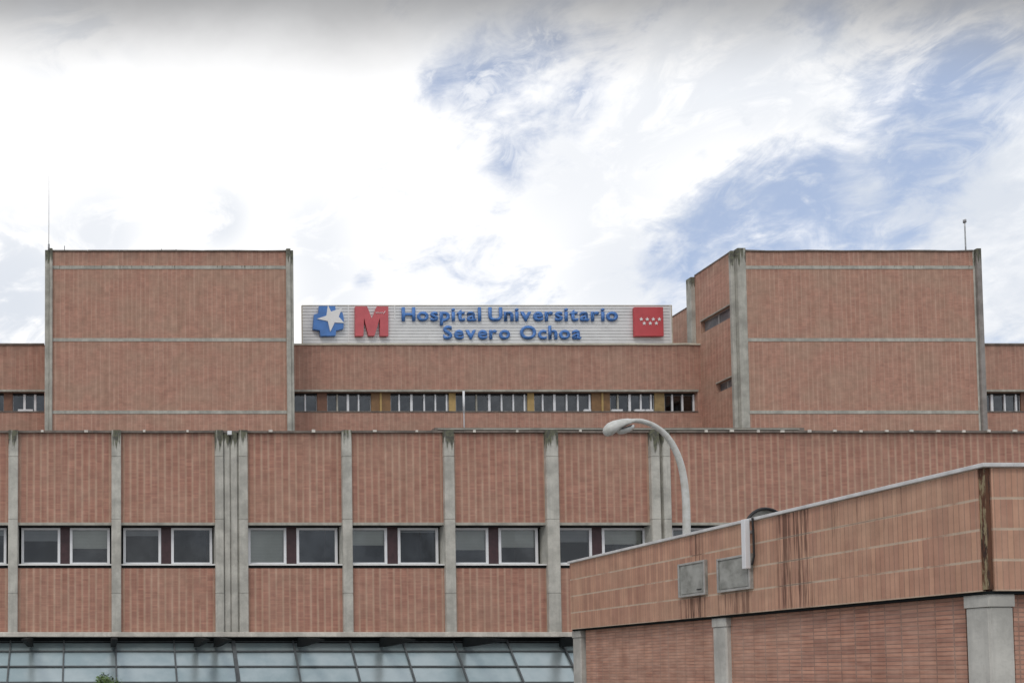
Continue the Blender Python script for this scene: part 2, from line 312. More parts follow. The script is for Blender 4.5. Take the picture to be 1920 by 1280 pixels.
# ------------------------------------------------------------------ object helpers
ORG = {}
class MB:
    def __init__(s): s.v = []; s.f = []
    def quad(s, *p):
        n = len(s.v); s.v += [Vector(q) for q in p]; s.f.append(tuple(range(n, n+len(p)))); return s
    def box(s, x0, x1, y0, y1, z0, z1):
        if x0 > x1: x0, x1 = x1, x0
        if y0 > y1: y0, y1 = y1, y0
        if z0 > z1: z0, z1 = z1, z0
        n = len(s.v)
        s.v += [Vector(p) for p in ((x0,y0,z0),(x1,y0,z0),(x1,y1,z0),(x0,y1,z0),(x0,y0,z1),(x1,y0,z1),(x1,y1,z1),(x0,y1,z1))]
        s.f += [tuple(n+i for i in q) for q in ((0,3,2,1),(4,5,6,7),(0,1,5,4),(1,2,6,5),(2,3,7,6),(3,0,4,7))]
        return s
    def bar(s, a, b, wx, wz, up=Vector((0,0,1))):      # square bar from a to b
        a, b = Vector(a), Vector(b); d = (b-a).normalized(); r = d.cross(up)
        if r.length < 1e-4: r = Vector((1,0,0))
        r.normalize(); q = r.cross(d).normalized(); n = len(s.v)
        for p in (a, b):
            for i, j in ((-1,-1),(1,-1),(1,1),(-1,1)): s.v.append(p + r*i*wx/2 + q*j*wz/2)
        s.f += [tuple(n+i for i in q_) for q_ in ((0,3,2,1),(4,5,6,7),(0,1,5,4),(1,2,6,5),(2,3,7,6),(3,0,4,7))]
        return s
    def prism(s, pts, y0, y1):                          # polygon in xz pulled from y0 to y1
        n = len(s.v); k = len(pts)
        s.v += [Vector((p[0], y0, p[1])) for p in pts] + [Vector((p[0], y1, p[1])) for p in pts]
        s.f.append(tuple(range(n, n+k))); s.f.append(tuple(range(n+2*k-1, n+k-1, -1)))
        for i in range(k): j = (i+1) % k; s.f.append((n+i, n+k+i, n+k+j, n+j))
        return s
    def column(s, x0, x1, y0, y1, z0, z1, c=.02):       # chamfered upright
        pts = [(x0+c,y0),(x1-c,y0),(x1,y0+c),(x1,y1-c),(x1-c,y1),(x0+c,y1),(x0,y1-c),(x0,y0+c)]
        n = len(s.v); k = 8
        s.v += [Vector((p[0],p[1],z0)) for p in pts] + [Vector((p[0],p[1],z1)) for p in pts]
        s.f.append(tuple(range(n+k-1, n-1, -1))); s.f.append(tuple(range(n+k, n+2*k)))
        for i in range(k): j = (i+1) % k; s.f.append((n+i, n+j, n+k+j, n+k+i))
        return s
    def tube(s, pts, radii, seg=14, cap=True, sx=1.0):
        n0 = len(s.v); pts = [Vector(p) for p in pts]; ref = Vector((0,1,0))
        for i, p in enumerate(pts):
            d = (pts[min(i+1, len(pts)-1)] - pts[max(i-1, 0)]).normalized()
            r = d.cross(ref)
            if r.length < 1e-3: r = d.cross(Vector((1,0,0)))
            r.normalize(); q = d.cross(r).normalized(); rad = radii[i] if isinstance(radii, (list, tuple)) else radii
            for k in range(seg):
                a = 2*math.pi*k/seg; s.v.append(p + (r*math.cos(a) + q*math.sin(a)*sx)*rad)
        for i in range(len(pts)-1):
            for k in range(seg):
                k2 = (k+1) % seg
                s.f.append((n0+i*seg+k, n0+i*seg+k2, n0+(i+1)*seg+k2, n0+(i+1)*seg+k))
        if cap:
            s.f.append(tuple(n0+k for k in reversed(range(seg)))); e = n0+(len(pts)-1)*seg
            s.f.append(tuple(e+k for k in range(seg)))
        return s
    def build(s, name, mat, parent=None, smooth=False, fix=False, bevel=0):
        me = bpy.data.meshes.new(name); off = ORG.get(parent.name, Vector()) if parent else Vector()
        me.from_pydata([v-off for v in s.v], [], s.f)
        if fix:
            bm = bmesh.new(); bm.from_mesh(me); bmesh.ops.recalc_face_normals(bm, faces=bm.faces); bm.to_mesh(me); bm.free()
        me.materials.append(mat)
        if smooth:
            for p in me.polygons: p.use_smooth = True
        o = bpy.data.objects.new(name, me); COL.objects.link(o)
        if parent: o.parent = parent
        ORG[o.name] = off
        if bevel:
            md = o.modifiers.new('bevel', 'BEVEL'); md.width = bevel; md.segments = 2; md.limit_method = 'ANGLE'
        return o
def tag(o, label=None, cat=None, group=None, kind=None):
    if label: o['label'] = label
    if cat: o['category'] = cat
    if group: o['group'] = group
    if kind: o['kind'] = kind
    return o
def thing(name, loc, label, cat, group=None):
    o = bpy.data.objects.new(name, None); COL.objects.link(o); o.location = loc; o.empty_display_size = .3
    ORG[o.name] = Vector(loc); return tag(o, label, cat, group)
def wallgrid(mb, u0, u1, z0, z1, holes, plane, depth, axis='y', jambs=True):
    """wall sheet with rectangular holes and reveals. axis y: plane y=const, front looks to -y; axis x: plane x=const, front looks to -x"""
    us = sorted(set([u0, u1] + [h[0] for h in holes] + [h[1] for h in holes])); zs = sorted(set([z0, z1] + [h[2] for h in holes] + [h[3] for h in holes]))
    def pt(u, d, z): return (u, plane+d, z) if axis == 'y' else (plane+d, u, z)
    def q(*p): mb.quad(*(p if axis == 'y' else reversed(p)))
    for i in range(len(us)-1):
        for j in range(len(zs)-1):
            cu, cz = (us[i]+us[i+1])/2, (zs[j]+zs[j+1])/2
            if any(h[0] < cu < h[1] and h[2] < cz < h[3] for h in holes): continue
            q(pt(us[i],0,zs[j]), pt(us[i+1],0,zs[j]), pt(us[i+1],0,zs[j+1]), pt(us[i],0,zs[j+1]))
    for a, b_, c, d in holes:
        if jambs: q(pt(a,0,c), pt(a,0,d), pt(a,depth,d), pt(a,depth,c)); q(pt(b_,0,d), pt(b_,0,c), pt(b_,depth,c), pt(b_,depth,d))
        q(pt(a,0,d), pt(b_,0,d), pt(b_,depth,d), pt(a,depth,d)); q(pt(a,0,c), pt(a,depth,c), pt(b_,depth,c), pt(b_,0,c))

# ------------------------------------------------------------------ setting
g = MB().quad((-3000,-3000,0),(3000,-3000,0),(3000,3000,0),(-3000,3000,0)).build('ground', M['ground']); tag(g, 'bare earth ground around the hospital', kind='structure')
g = MB().quad((-120,-5,.004),(120,-5,.004),(120,4.5,.004),(-120,4.5,.004)).build('road', M['asphalt']); tag(g, 'asphalt road in front of the hospital', kind='structure')
mb = MB()
for k in range(-20, 20): mb.quad((k*6,-.35,.008),(k*6+3,-.35,.008),(k*6+3,-.22,.008),(k*6,-.22,.008))
tag(mb.build('road_marking', M['lineWhite']), 'white dashes along the road', kind='structure')
g = MB().box(-120,120,4.8,36,-.3,.14).build('pavement', M['paving']); tag(g, 'grey paving in front of the hospital', kind='structure')
g = MB().box(-120,120,4.5,4.8,-.3,.15).build('kerb', M['con_plain']); tag(g, 'concrete kerb along the road', kind='structure')

# ------------------------------------------------------------------ front wing
def wx(px, Y=YW): return P(px, 1000, Y).x
zl0, zl1 = P(300, 1193, YW-.2).z, P(300, 1184, YW-.2).z       # ledge
zwin0, zwin1 = P(300, 1059, YW).z, P(300, 984, YW).z          # ribbon opening
XL, XR = wx(-560), wx(2150); YC_W = 30.9
wing = thing('hospital_wing', (wx(600), YW, 0), 'low red brick wing with concrete pillars and paired white-framed windows below the two towers', 'building')
bays = [  # brick from, to, windows [(px0, px1, blind, kind)], panels
 (-364,-176,[(-346,-273,.3),(-254,-179,.0)]),
 (-158,16,[(-152,-79,.4),(-61,12,.15)]),
 (34,209,[(40,113,.32),(131,206,.55)]),
 (227,403,[(231,302,.16),(321,398,.0)]),
 (464,641,[(465,537,1.0),(556,633,.0)]),
 (659,832,[(655,726,.45),(746,822,.05)]),
 (851,1023,[(846,916,.60),(935,1009,.52)]),
 (1046,1219,[(1040,1110,.35),(1129,1211,.42)]),
 (1256,2150,[(1258,1330,.2),(1350,1424,.5),(1444,1518,.3),(1538,1612,.0)]),
]
for bi, (b0, b1, wins) in enumerate(bays):
    x0, x1 = wx(b0), wx(b1)
    hx1 = x1 if bi < 8 else wx(1640)
    mb = MB(); wallgrid(mb, x0, x1, zl1, zw_top-.05, [(x0, hx1, zwin0, zwin1)], YW, .42, jambs=(bi == 8))
    mb.build('brick_panel', M['brick_wing'], wing)
    # lintel strip and sill strip, standing 2-3 cm proud of the brick
    MB().box(x0+.004, hx1, YW-.035, YW+.10, zwin1-.004, zwin1+.085).build('lintel', M['lintel'], wing)
    MB().box(x0+.004, hx1, YW-.05, YW+.38, zwin0-.01, zwin0+.04).build('sill', M['white_dirty'], wing)
    MB().box(x0+.004, hx1, YW-.02, YW+.02, zwin0-.09, zwin0-.012).build('sill_shade', M['steel_dark'], wing)  # near-black strip paints the shadow under the sill
    MB().box(x0, hx1, YW+2.2, YW+2.3, zwin0-.2, zwin1+.25).box(x0-.06, x0-.002, YW+.45, YW+2.2, zwin0-.2, zwin1+.25).box(hx1+.002, hx1+.06, YW+.45, YW+2.2, zwin0-.2, zwin1+.25).box(x0, hx1, YW+.45, YW+2.19, zwin1+.202, zwin1+.24).box(x0, hx1, YW+.45, YW+2.19, zwin0-.19, zwin0-.15).build('room_back', M['dark'], wing)
    prev = None
    for (w0, w1, blind) in wins:
        YF = YW+.30
        a, c = P(w0, 1020, YF).x, P(w1, 1020, YF).x; zb, zt = zwin0+.042, P(300, 989, YF).z; f = .088
        mb = MB()
        mb.box(a, a+f, YF, YF+.07, zb, zt).box(c-f, c, YF, YF+.07, zb, zt).box(a+f, c-f, YF+.002, YF+.068, zb, zb+f).box(a+f, c-f, YF+.002, YF+.068, zt-f*.8, zt)
        wn = mb.build('window', M['white'], wing, bevel=.006)
        MB().quad((a+f-.005,YF+.035,zb+f-.005),(c-f+.005,YF+.035,zb+f-.005),(c-f+.005,YF+.035,zt-f*.75),(a+f-.005,YF+.035,zt-f*.75)).build('pane', M['glass'], wn)
        if blind > 0:
            zbl = zt-f-(zt-zb-2*f)*blind; mb = MB(); zz = zt-.05
            while zz > zbl:
                mb.box(a+f*.6, c-f*.6, YF+.12, YF+.13, max(zz-.045, zbl), zz); zz -= .049
            mb.build('blind', M['blind' if blind >= .42 else 'blind_dim'], wn)
        if prev is not None:
            MB().box(prev+.004, a-.004, YF+.012, YF+.09, zb-.03, zwin1+.05).build('divider_panel', M['maroon'], wing)
        prev = c
    MB().box(x0+.001, hx1-.001, YW+.02, YW+.34, zwin1-.012, zwin1+.2).box(x0+.001, hx1-.001, YW+.341, YW+.40, P(300, 990, YW+.3).z, zwin1+.2).build('head_shade', M['dark'], wing)  # near-black lining puts shade under the lintel, over the brick reveal
def pillar(px0, px1, proud=.15, zt=zw_top+.02, mat='con_wing'):
    mb = MB(); x0, x1 = wx(px0), wx(px1)
    js = [P(300, 857, YW).z, P(300, 974, YW).z, P(300, 1112, YW).z]
    lv = [zl1] + sorted(js) + [zt]
    for i in range(len(lv)-1):
        mb.column(x0, x1, YW-proud, YW+.44, lv[i]+(.008 if i else 0), lv[i+1]-(.008 if i < len(lv)-2 else 0), .018)
    mb.box(x0+.02, x1-.02, YW-proud+.02, YW+.40, lv[0]+.01, lv[-1]-.02)
    return mb.build('pillar', M[mat], wing)
for p0, p1 in ((-382,-364),(-176,-158),(16,34),(209,227),(641,659),(832,851),(1023,1046)): pillar(p0, p1)
pillar(403, 418.5); pillar(447.5, 464)
MB().box(wx(418.6), wx(447.4), YW-.02, YW+.44, zl1, zw_top-.01).build('pillar_recess', M['con_wing'], wing)
mb = MB().box(wx(421), wx(430.5), YW-.07, YW-.02, zl1+.01, zw_top-.03).box(wx(433), wx(444), YW-.09, YW-.02, zl1+.01, zw_top-.03)
mb.build('pillar_rib', M['con_wing'], wing)
pillar(1219, 1235.5); pillar(1241.5, 1255.5)
MB().box(wx(1235.6), wx(1241.4), YW+.02, YW+.44, zl1, zw_top-.01).build('pillar_recess', M['con_wing'], wing)
MB().box(XL, XR, YW-.22, YW+.45, zl0, zl1-.003).build('ledge', M['con_ledge'], wing, bevel=.012)
def coping_run(x0, x1, y0, y1, z0, z1, step, mat, parent, jit=.008):
    mb = MB(); x = x0; pj = random.uniform(-jit, jit)
    while x < x1-.01:
        e = min(x+step*random.uniform(.8, 1.2), x1); nj = random.uniform(-jit, jit); n = len(mb.v)
        mb.box(x+.003, e-.003, y0+random.uniform(-.004,.004), y1, z0, z1)
        for q in (4, 7): mb.v[n+q].z += pj
        for q in (5, 6): mb.v[n+q].z += nj
        for q in (0, 3): mb.v[n+q].z += pj*.6
        for q in (1, 2): mb.v[n+q].z += nj*.6
        x = e; pj = nj + random.uniform(-.004, .004)
    return mb.build('coping', mat, parent)
cop = coping_run(XL, XR, YW-.07, YW+.42, zw_top-.05, zw_top+.022, 2.2, M['coping'], wing, .012)
for p in (78,160,271,352,506,586,700,780,889,969,1086,1322,1370,1418,1464,1512,1563,1609,1657,1705,1753,1802,1850,1898):
    x = P(p+random.uniform(-2, 2), 808, YW).x; hw = random.uniform(.035, .065)
    MB().box(x-hw, x+hw, YW-.11, YW-.068, zw_top-.04+random.uniform(-.01, .01), zw_top+.035+random.uniform(-.01, .015)).build('clip', M['clip'], cop)
MB().box(wx(-382), wx(-364), YW, YW+.4, 0, 0.1).build('footing', M['con_plain'], wing)
# roof, back and side walls, ground-floor wall
MB().box(XL, XR, YW+.43, 45.8, zw_top-.5, zw_top-.42).build('roof', M['roofing'], wing)
MB().box(XL, wx(-382)-.004, YW+.0, YW+.42, zl1, zw_top-.052).build('side_wall', M['brick_wing'], wing)
MB().box(XL-.2, XL-.002, YW, 45.8, 0.1, zw_top-.05).build('side_wall', M['brick_wing'], wing)
MB().box(XR+.002, XR+.2, YW, 45.8, .1, zw_top-.05).build('side_wall', M['brick_wing'], wing)
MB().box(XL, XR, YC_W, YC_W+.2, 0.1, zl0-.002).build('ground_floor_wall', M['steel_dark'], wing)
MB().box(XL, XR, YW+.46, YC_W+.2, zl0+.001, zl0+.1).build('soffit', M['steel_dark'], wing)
# low kerb of the roof standing up behind the coping
pts = MB(); xa, xb = P(815, 803, YW+.7).x, P(1508, 803, YW+.7).x; z0, z1 = zw_top-.42, P(1000, 801.5, YW+.7).z
pts.box(xa, xb, YW+.7, YW+1.3, z0, z1); pts.build('roof_kerb', M['coping'], wing)
MB().box(xa+.1, xb-.2, YW+.66, YW+.70-.002, z1-.075, z1-.03).build('kerb_trim', M['lintel'], wing)

fl = thing('floodlight', P(430, 815, YW-.15), 'tiny white floodlight clamped to the top of the double concrete pillar', 'floodlight')
c = P(430, 812, YW-.17); MB().box(c.x-.07, c.x+.07, c.y-.07, c.y+.03, c.z-.06, c.z+.07).build('lamp_body', M['white'], fl, bevel=.01)
MB().box(c.x-.02, c.x+.02, c.y+.03, YW-.02, c.z-.02, c.z+.02).build('bracket', M['grey_frame'], fl)

# ------------------------------------------------------------------ glass canopy
YC = 30.2; zc = P(600, 1203, 30.2).z; TH = R(50)
cxl, cxr = P(-530, 1205, YC).x, P(1330, 1205, YC).x
can = thing('glass_canopy', (P(500, 1205, YC).x, YC, 0), 'sloping grey-green glass roof in a dark steel grid under the brick wing', 'glass roof')
def cpt(x, s, off=0.0): return Vector((x, YC - s*math.cos(TH) - off*math.sin(TH), zc - s*math.sin(TH) + off*math.cos(TH)))
def row_s(py):
    lo, hi = 0, 6
    for _ in range(40):
        mid = (lo+hi)/2; p = cpt(0, mid)
        if p.z > P(500, py, p.y).z: lo = mid
        else: hi = mid
    return lo
rows = [0.0, row_s(1221), row_s(1249.5), row_s(1279.5)]
st = rows[3]-rows[2]
while zc - (rows[-1]+st)*math.sin(TH) > .5: rows.append(rows[-1]+st)
mxs = [-530,-415,-300,-190,-85,20,120,217,326,437,549,656,755,850,950,1052,1150,1240,1330]
mxx = [P(q, 1205, YC).x for q in mxs]
for i in range(len(mxx)-1):
    mb = MB()
    for j in range(len(rows)-1):
        t1, t2, t3 = (random.uniform(-.006, .006) for _ in range(3))
        mb.quad(cpt(mxx[i], rows[j+1], t1), cpt(mxx[i+1], rows[j+1], t2), cpt(mxx[i+1], rows[j], t3), cpt(mxx[i], rows[j], t1+t3-t2))
    mb.build('glass_panel', M['canopy'], can)
for i, x in enumerate(mxx):
    wdt = .12 if mxs[i] == 437 else .05
    MB().bar(cpt(x, -.03, .02), cpt(x, rows[-1], .02), wdt, .09, up=Vector((0, -math.sin(TH), math.cos(TH)))).build('mullion', M['mullion'], can)
for s_ in rows:
    MB().bar(cpt(cxl, s_, .012), cpt(cxr, s_, .012), .045, .07, up=Vector((0, -math.sin(TH), math.cos(TH)))).build('transom', M['mullion'], can)
pb = cpt(0, rows[-1]); MB().box(cxl, cxr, pb.y-.05, pb.y+.15, .14, pb.z+.0).build('base_wall', M['con_plain'], can)
for xs in (cxl, cxr):
    MB().quad((xs, YC, zc-.05), (xs, pb.y+.16, pb.z-.02), (xs, pb.y+.16, .15), (xs, YC+.4, .15), (xs, YC+.4, zc-.05)).build('end_wall', M['steel_dark'], can)
for p in (58, 212, 368, 405, 562, 716, 872, 1053, 1210, -98, -250, -405):
    xx = P(p, 1200, 29.95).x; wd = .085; yb = 29.95; yt = 27.0
    za, zb_, zc_ = zl0-.005, P(p, 1212, yb).z, P(600, 1199, yt).z
    pr = [(yb, za), (yb, zb_), (yb-.6, zb_+.01), (yt, zc_-.02), (yt, zc_+.02), (yb-.6, za-.02)]
    mb = MB(); n = len(pr)
    mb.v = [Vector((xx-wd, y_, z_)) for y_, z_ in pr] + [Vector((xx+wd, y_, z_)) for y_, z_ in pr]
    mb.f = [tuple(range(n)), tuple(range(2*n-1, n-1, -1))] + [(i, n+i, n+(i+1) % n, (i+1) % n) for i in range(n)]
    mb.build('bracket', M['steel_dark'], can, fix=True)
MB().box(cxl, cxr, YC-.04, YC+.3, zc-.03, zl0-.003).build('gap_shade', M['steel_dark'], can)  # near-black fill stands in for shade in the gap under the ledge

# ------------------------------------------------------------------ rear block with the ribbon of windows
blk = thing('hospital_block', (P(930, 700, YB).x, YB, 0), 'recessed upper brick block with a ribbon of narrow windows, between and beside the two towers', 'building')
def bx_(px, Y=YB): return P(px, 740, Y).x
zr0, zr1 = P(900, 771, YB).z, P(900, 734, YB).z
BL, BR = bx_(-500), bx_(2300)
TXR = P(1379, 740, YT).x                    # left flank of the right tower
runs = [ # px ranges of the opening, units: (kind, px0, px1, bars)
 (-260, 83, [('w',-240,-150,(-220,-195,-172)),('brown_panel',-150,-120,()),('w',-120,8,(-95,-60,-25)),('brown_panel',8,23,()),('w',24,100,(46,66))]),
 (540, 1308, [('w',545,594,(572,)),('brown_panel',595,612,()),('w',613,695,(632,652,672)),('ochre',696,731,(713,)),('w',732,841,(748,771,795,816,837)),
   ('yellow',842,853,()),('w',854,988,(893,917,940,962,983)),('yellow',989,1000,()),('w',1001,1108,(1017,1039,1062,1083,1105)),
   ('ochre',1109,1142,(1128,)),('w',1143,1226,(1158,1180,1201,1220)),('tan',1227,1244,()),('w',1245,1304,(1260,1279,1300))]),
 (1840, 2200, [('w',1840,1912,(1859,1883,1904)),('brown_panel',1913,1935,()),('w',1936,2030,(1960,1985,2010)),('ochre',2030,2060,(2045,)),('w',2060,2190,(2085,2110,2135,2160))]),
]
wide = {652, 771, 917, 1039, 1180, 1859, 46, 66}
grey = {632, 893, 1158}
holes = [(bx_(a), bx_(b_), zr0, zr1) for a, b_, _ in runs]
segs = [(BL, bx_(83)+1.0), (bx_(540), TXR), (bx_(1838), BR)]
for (s0, s1), h in zip(segs, holes):
    mb = MB(); hh = (h[0], h[1], h[2], h[3])
    wallgrid(mb, s0, s1, zw_top-.6, zb_top-.06, [hh], YB, .38)
    mb.build('brick_wall', M['brick_block'], blk)
    MB().box(h[0]-.05, h[1]+.03, YB-.04, YB+.08, zr1-.004, zr1+.10).build('lintel', M['lintel'], blk)
    MB().box(h[0], h[1], YB-.03, YB+.36, zr0-.05, zr0+.012).build('sill', M['coping'], blk)
    MB().box(h[0], h[1], YB+1.3, YB+1.4, zr0-.2, zr1+.2).build('room_back', M['dark'], blk)
    MB().box(h[0]+.004, h[1]-.004, YB+.26, YB+.36, zr1-.13, zr1+.1).build('head_shade', M['dark'], blk)  # dark strip stands in for shade at the head of the recess
YG = YB+.27
def gx(px): return P(px, 750, YG).x
for a, b_, units in runs:
    for kind, p0, p1, bars in units:
        x0, x1 = gx(p0), gx(p1); z0, z1 = zr0+.014, zr1-.10
        if kind == 'w':
            mb = MB().box(x0, x0+.04, YG, YG+.05, z0, z1).box(x1-.04, x1, YG, YG+.05, z0, z1).box(x0+.04, x1-.04, YG+.002, YG+.048, z0, z0+.04).box(x0+.04, x1-.04, YG+.002, YG+.048, z1-.04, z1)
            wn = mb.build('window', M['grey_frame'], blk)
            MB().quad((x0+.03,YG+.03,z0+.03),(x1-.03,YG+.03,z0+.03),(x1-.03,YG+.03,z1-.03),(x0+.03,YG+.03,z1-.03)).build('pane', M['glass_far'], wn)
            for q in bars:
                hw = .062 if q in wide else .04; x = gx(q)
                MB().box(x-hw, x+hw, YG-.03, YG+.06, z0+.002, z1+.02).build('mullion', M['lintel' if q in grey else 'white'], wn)
        else:
            MB().box(x0-.02, x1+.02, YG-.05, YG+.1, z0-.005, zr1+.02).build('infill_panel', M[kind], blk)
            for q in bars: MB().box(gx(q)-.05, gx(q)+.05, YG-.09, YG-.052, z0, zr1+.01).build('cover_strip', M['yellow'], blk)
for p0, p1 in ((1092,1105),(1144,1164),(1187,1205),(1207,1221),(34,62)):
    MB().box(gx(p0), gx(p1), YG-.16, YG-.035, zr0+.014, zr0+.15).build('window_box', M['white'], blk)
coping_run(bx_(540), TXR-.01, YB-.06, YB+.4, zb_top-.06, zb_top+.03, 1.5, M['pale_coping'], blk, .02)
MB().box(BL, bx_(83), YB-.06, YB+.4, zb_top-.06, zb_top+.03).build('coping', M['coping'], blk)
MB().box(bx_(1838), BR, YB-.06, YB+.4, zb_top-.06, zb_top+.03).build('coping', M['coping'], blk)
MB().box(BL, BR, YB+.42, 62, zb_top-.5, zb_top-.4).build('roof', M['roofing'], blk)
MB().box(BL-.3, BL-.002, YB, 62, 0, zb_top-.02).box(BR+.002, BR+.3, YB, 62, 0, zb_top-.02).box(BL, BR, 62.002, 62.3, 0, zb_top-.02).build('outer_wall', M['brick_block'], blk)

# ------------------------------------------------------------------ towers
def tx(px): return P(px, 640, YT).x
zband = [P(600, y_, YT).z for y_ in (501.5, 637, 772.5)]
zfoot = zw_top-.6
def tower(name_loc, label, xl, xr, yback, lp, rp):
    T = thing('brick_tower', name_loc, label, 'tower', 'brick towers rising above the hospital')
    lv = [zfoot] + sorted(zband) + [zt_top-.05]; bh = .085
    mb = MB()
    for i in range(4):
        a = lv[i] + (bh if i else 0); c = lv[i+1] - (bh if i < 3 else 0)
        mb.quad((lp,YT,a),(rp,YT,a),(rp,YT,c),(lp,YT,c))
    mb.build('brick_wall', M['brick_tower'], T)
    for zb in zband: MB().box(lp+.002, rp-.002, YT-.02, YT+.1, zb-bh, zb+bh).build('concrete_band', M['con_tower'], T)
    return T
# left tower
lx0, lx1, rx0, rx1 = tx(84), tx(98.5), tx(537), tx(551)
TL = tower((tx(317), YT, 0), 'plain square brick tower with three concrete bands, left of the rooftop sign', lx0, rx1, 54, lx1, rx0)
def post(T, x0, x1, y0, y1, zt, mat='con_tower'): return MB().column(x0, x1, y0, y1, zfoot, zt, .025).build('corner_post', M[mat], T)
post(TL, lx0+.24, lx1, YT-.14, YT+.3, zt_top+.07); post(TL, lx0, lx0+.235, YT-.02, YT+.3, zt_top+.03)
post(TL, rx0, rx1-.16, YT-.14, YT+.3, zt_top+.05); post(TL, rx1-.155, rx1, YT-.05, YT+.3, zt_top+.0)
coping_run(lx1+.002, rx0-.002, YT-.05, YT+.35, zt_top-.05, zt_top+.012, 1.6, M['coping'], TL, .018)
MB().box(lx0+.02, lx0+.2, YT+.31, 54, zfoot, zt_top-.02).box(rx1-.2, rx1-.02, YT+.31, 54, zfoot, zt_top-.02).box(lx0+.2, rx1-.2, 53.8, 54, zfoot, zt_top-.02).build('flank_wall', M['brick_tower'], TL)
MB().box(lx0+.2, rx1-.2, YT+.35, 53.8, zt_top-.5, zt_top-.4).build('roof', M['roofing'], TL)
for p in (303, 330, 121):
    x = P(p, 468, YT+.1).x; MB().tube([(x, YT+.1, zt_top), (x, YT+.1, zt_top+.14 if p > 200 else zt_top+.3)], .016, 6).build('hook', M['steel_dark'], TL)
# right tower
qx0 = TXR; qx1 = tx(1399.5); sx0, sx1 = tx(1829.5), tx(1842)
TR = tower((tx(1610), YT, 0), 'square brick tower with slot windows in its flank, right of the rooftop sign', qx0, sx1, 54, qx1, sx0)
post(TR, qx0-.03, qx0+.17, YT+.03, YT+.22, zt_top+.02)
MB().box(qx0+.172, qx0+.205, YT+.02, YT+.3, zfoot, zt_top-.03).build('corner_joint', M['con_tower'], TR)
post(TR, qx0+.207, qx1, YT-.14, YT+.3, zt_top+.08)
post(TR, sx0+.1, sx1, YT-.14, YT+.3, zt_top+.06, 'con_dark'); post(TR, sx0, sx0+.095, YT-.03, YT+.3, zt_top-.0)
coping_run(qx1+.002, sx0-.002, YT-.05, YT+.35, zt_top-.05, zt_top+.012, 1.1, M['coping'], TR, .022)
ypost = PX(1304, 580, TXR).y
def sy(px, py): return PX(px, py, TXR)
h1 = (sy(1370,590).y, sy(1314,610).y, sy(1342,606).z-.13, sy(1342,589).z+.06)
h2 = (sy(1373,715).y, sy(1343,730).y, sy(1358,730).z-.02, sy(1358,714).z+.04)
ys = YT+.22
h1 = (max(h1[0], ys+.02), min(h1[1], ypost-.2), h1[2], h1[3]); h2 = (max(h2[0], ys+.02), h2[1], h2[2], h2[3])
mb = MB(); wallgrid(mb, ys-.1, ypost, zfoot, zt_top-.05, [h1, h2], TXR, .35, 'x'); mb.build('flank_wall', M['brick_tower'], TR)
for h in (h1, h2):
    f = MB().box(TXR+.2, TXR+.26, h[0], h[1], h[2], h[2]+.05).box(TXR+.2, TXR+.26, h[0], h[1], h[3]-.05, h[3]).box(TXR+.202, TXR+.258, (h[0]+h[1])/2-.03, (h[0]+h[1])/2+.03, h[2]+.05, h[3]-.05)
    wn = f.build('window', M['boxframe'], TR)
    MB().quad((TXR+.23,h[0],h[2]+.04),(TXR+.23,h[1],h[2]+.04),(TXR+.23,h[1],h[3]-.04),(TXR+.23,h[0],h[3]-.04)).build('pane', M['slotglass'], wn)
    MB().box(TXR-.03, TXR+.1, h[0], h[1], h[3]-.003, h[3]+.05).build('lintel', M['lintel'], wn)
    MB().box(TXR+.36, TXR+1, h[0]-.05, 53, h[2]-.3, h[2]-.25).box(TXR+.36, TXR+1, h[0]-.05, 53, h[3]+.25, h[3]+.3).box(TXR+1, TXR+1.1, h[0]-.05, 53, h[2]-.3, h[3]+.3).build('room_back', M['dark'], wn)
MB().box(TXR-.03, TXR+.3, ys, ypost+.0, zt_top-.05, zt_top+.01).build('coping', M['coping'], TR)
zrear = PX(1302, 569, TXR).z
MB().column(TXR-.22, TXR+.02, ypost, ypost+.42, zb_top-.5, sy(1304,520).z+.05, .02).build('corner_post', M['con_tower'], TR)
MB().box(TXR, TXR+.3, ypost+.42, 54, zb_top-.5, zrear).build('rear_wing_wall', M['brick_tower'], TR)
MB().box(TXR-.03, TXR+.33, ypost+.42, 54.03, zrear, zrear+.05).build('coping', M['coping'], TR)
MB().box(TXR+.3, sx1-.3, 53.8, 54, zb_top-.5, zrear).build('rear_wing_wall', M['brick_tower'], TR)
MB().box(TXR+.3, sx1-.3, ypost+.1, 53.8, zrear-.3, zrear-.2).build('roof', M['roofing'], TR)
MB().box(TXR, sx1-.02, ypost+.002, ypost+.1, zb_top-.5, zt_top-.06).box(sx1-.3, sx1-.02, YT+.31, ypost, zfoot, zt_top-.06).box(sx1-.3, sx1-.02, ypost+.1, 54, zfoot, zrear).build('flank_wall', M['brick_tower'], TR)
MB().box(TXR+.3, sx1-.3, YT+.35, ypost, zt_top-.5, zt_top-.4).build('roof', M['roofing'], TR)

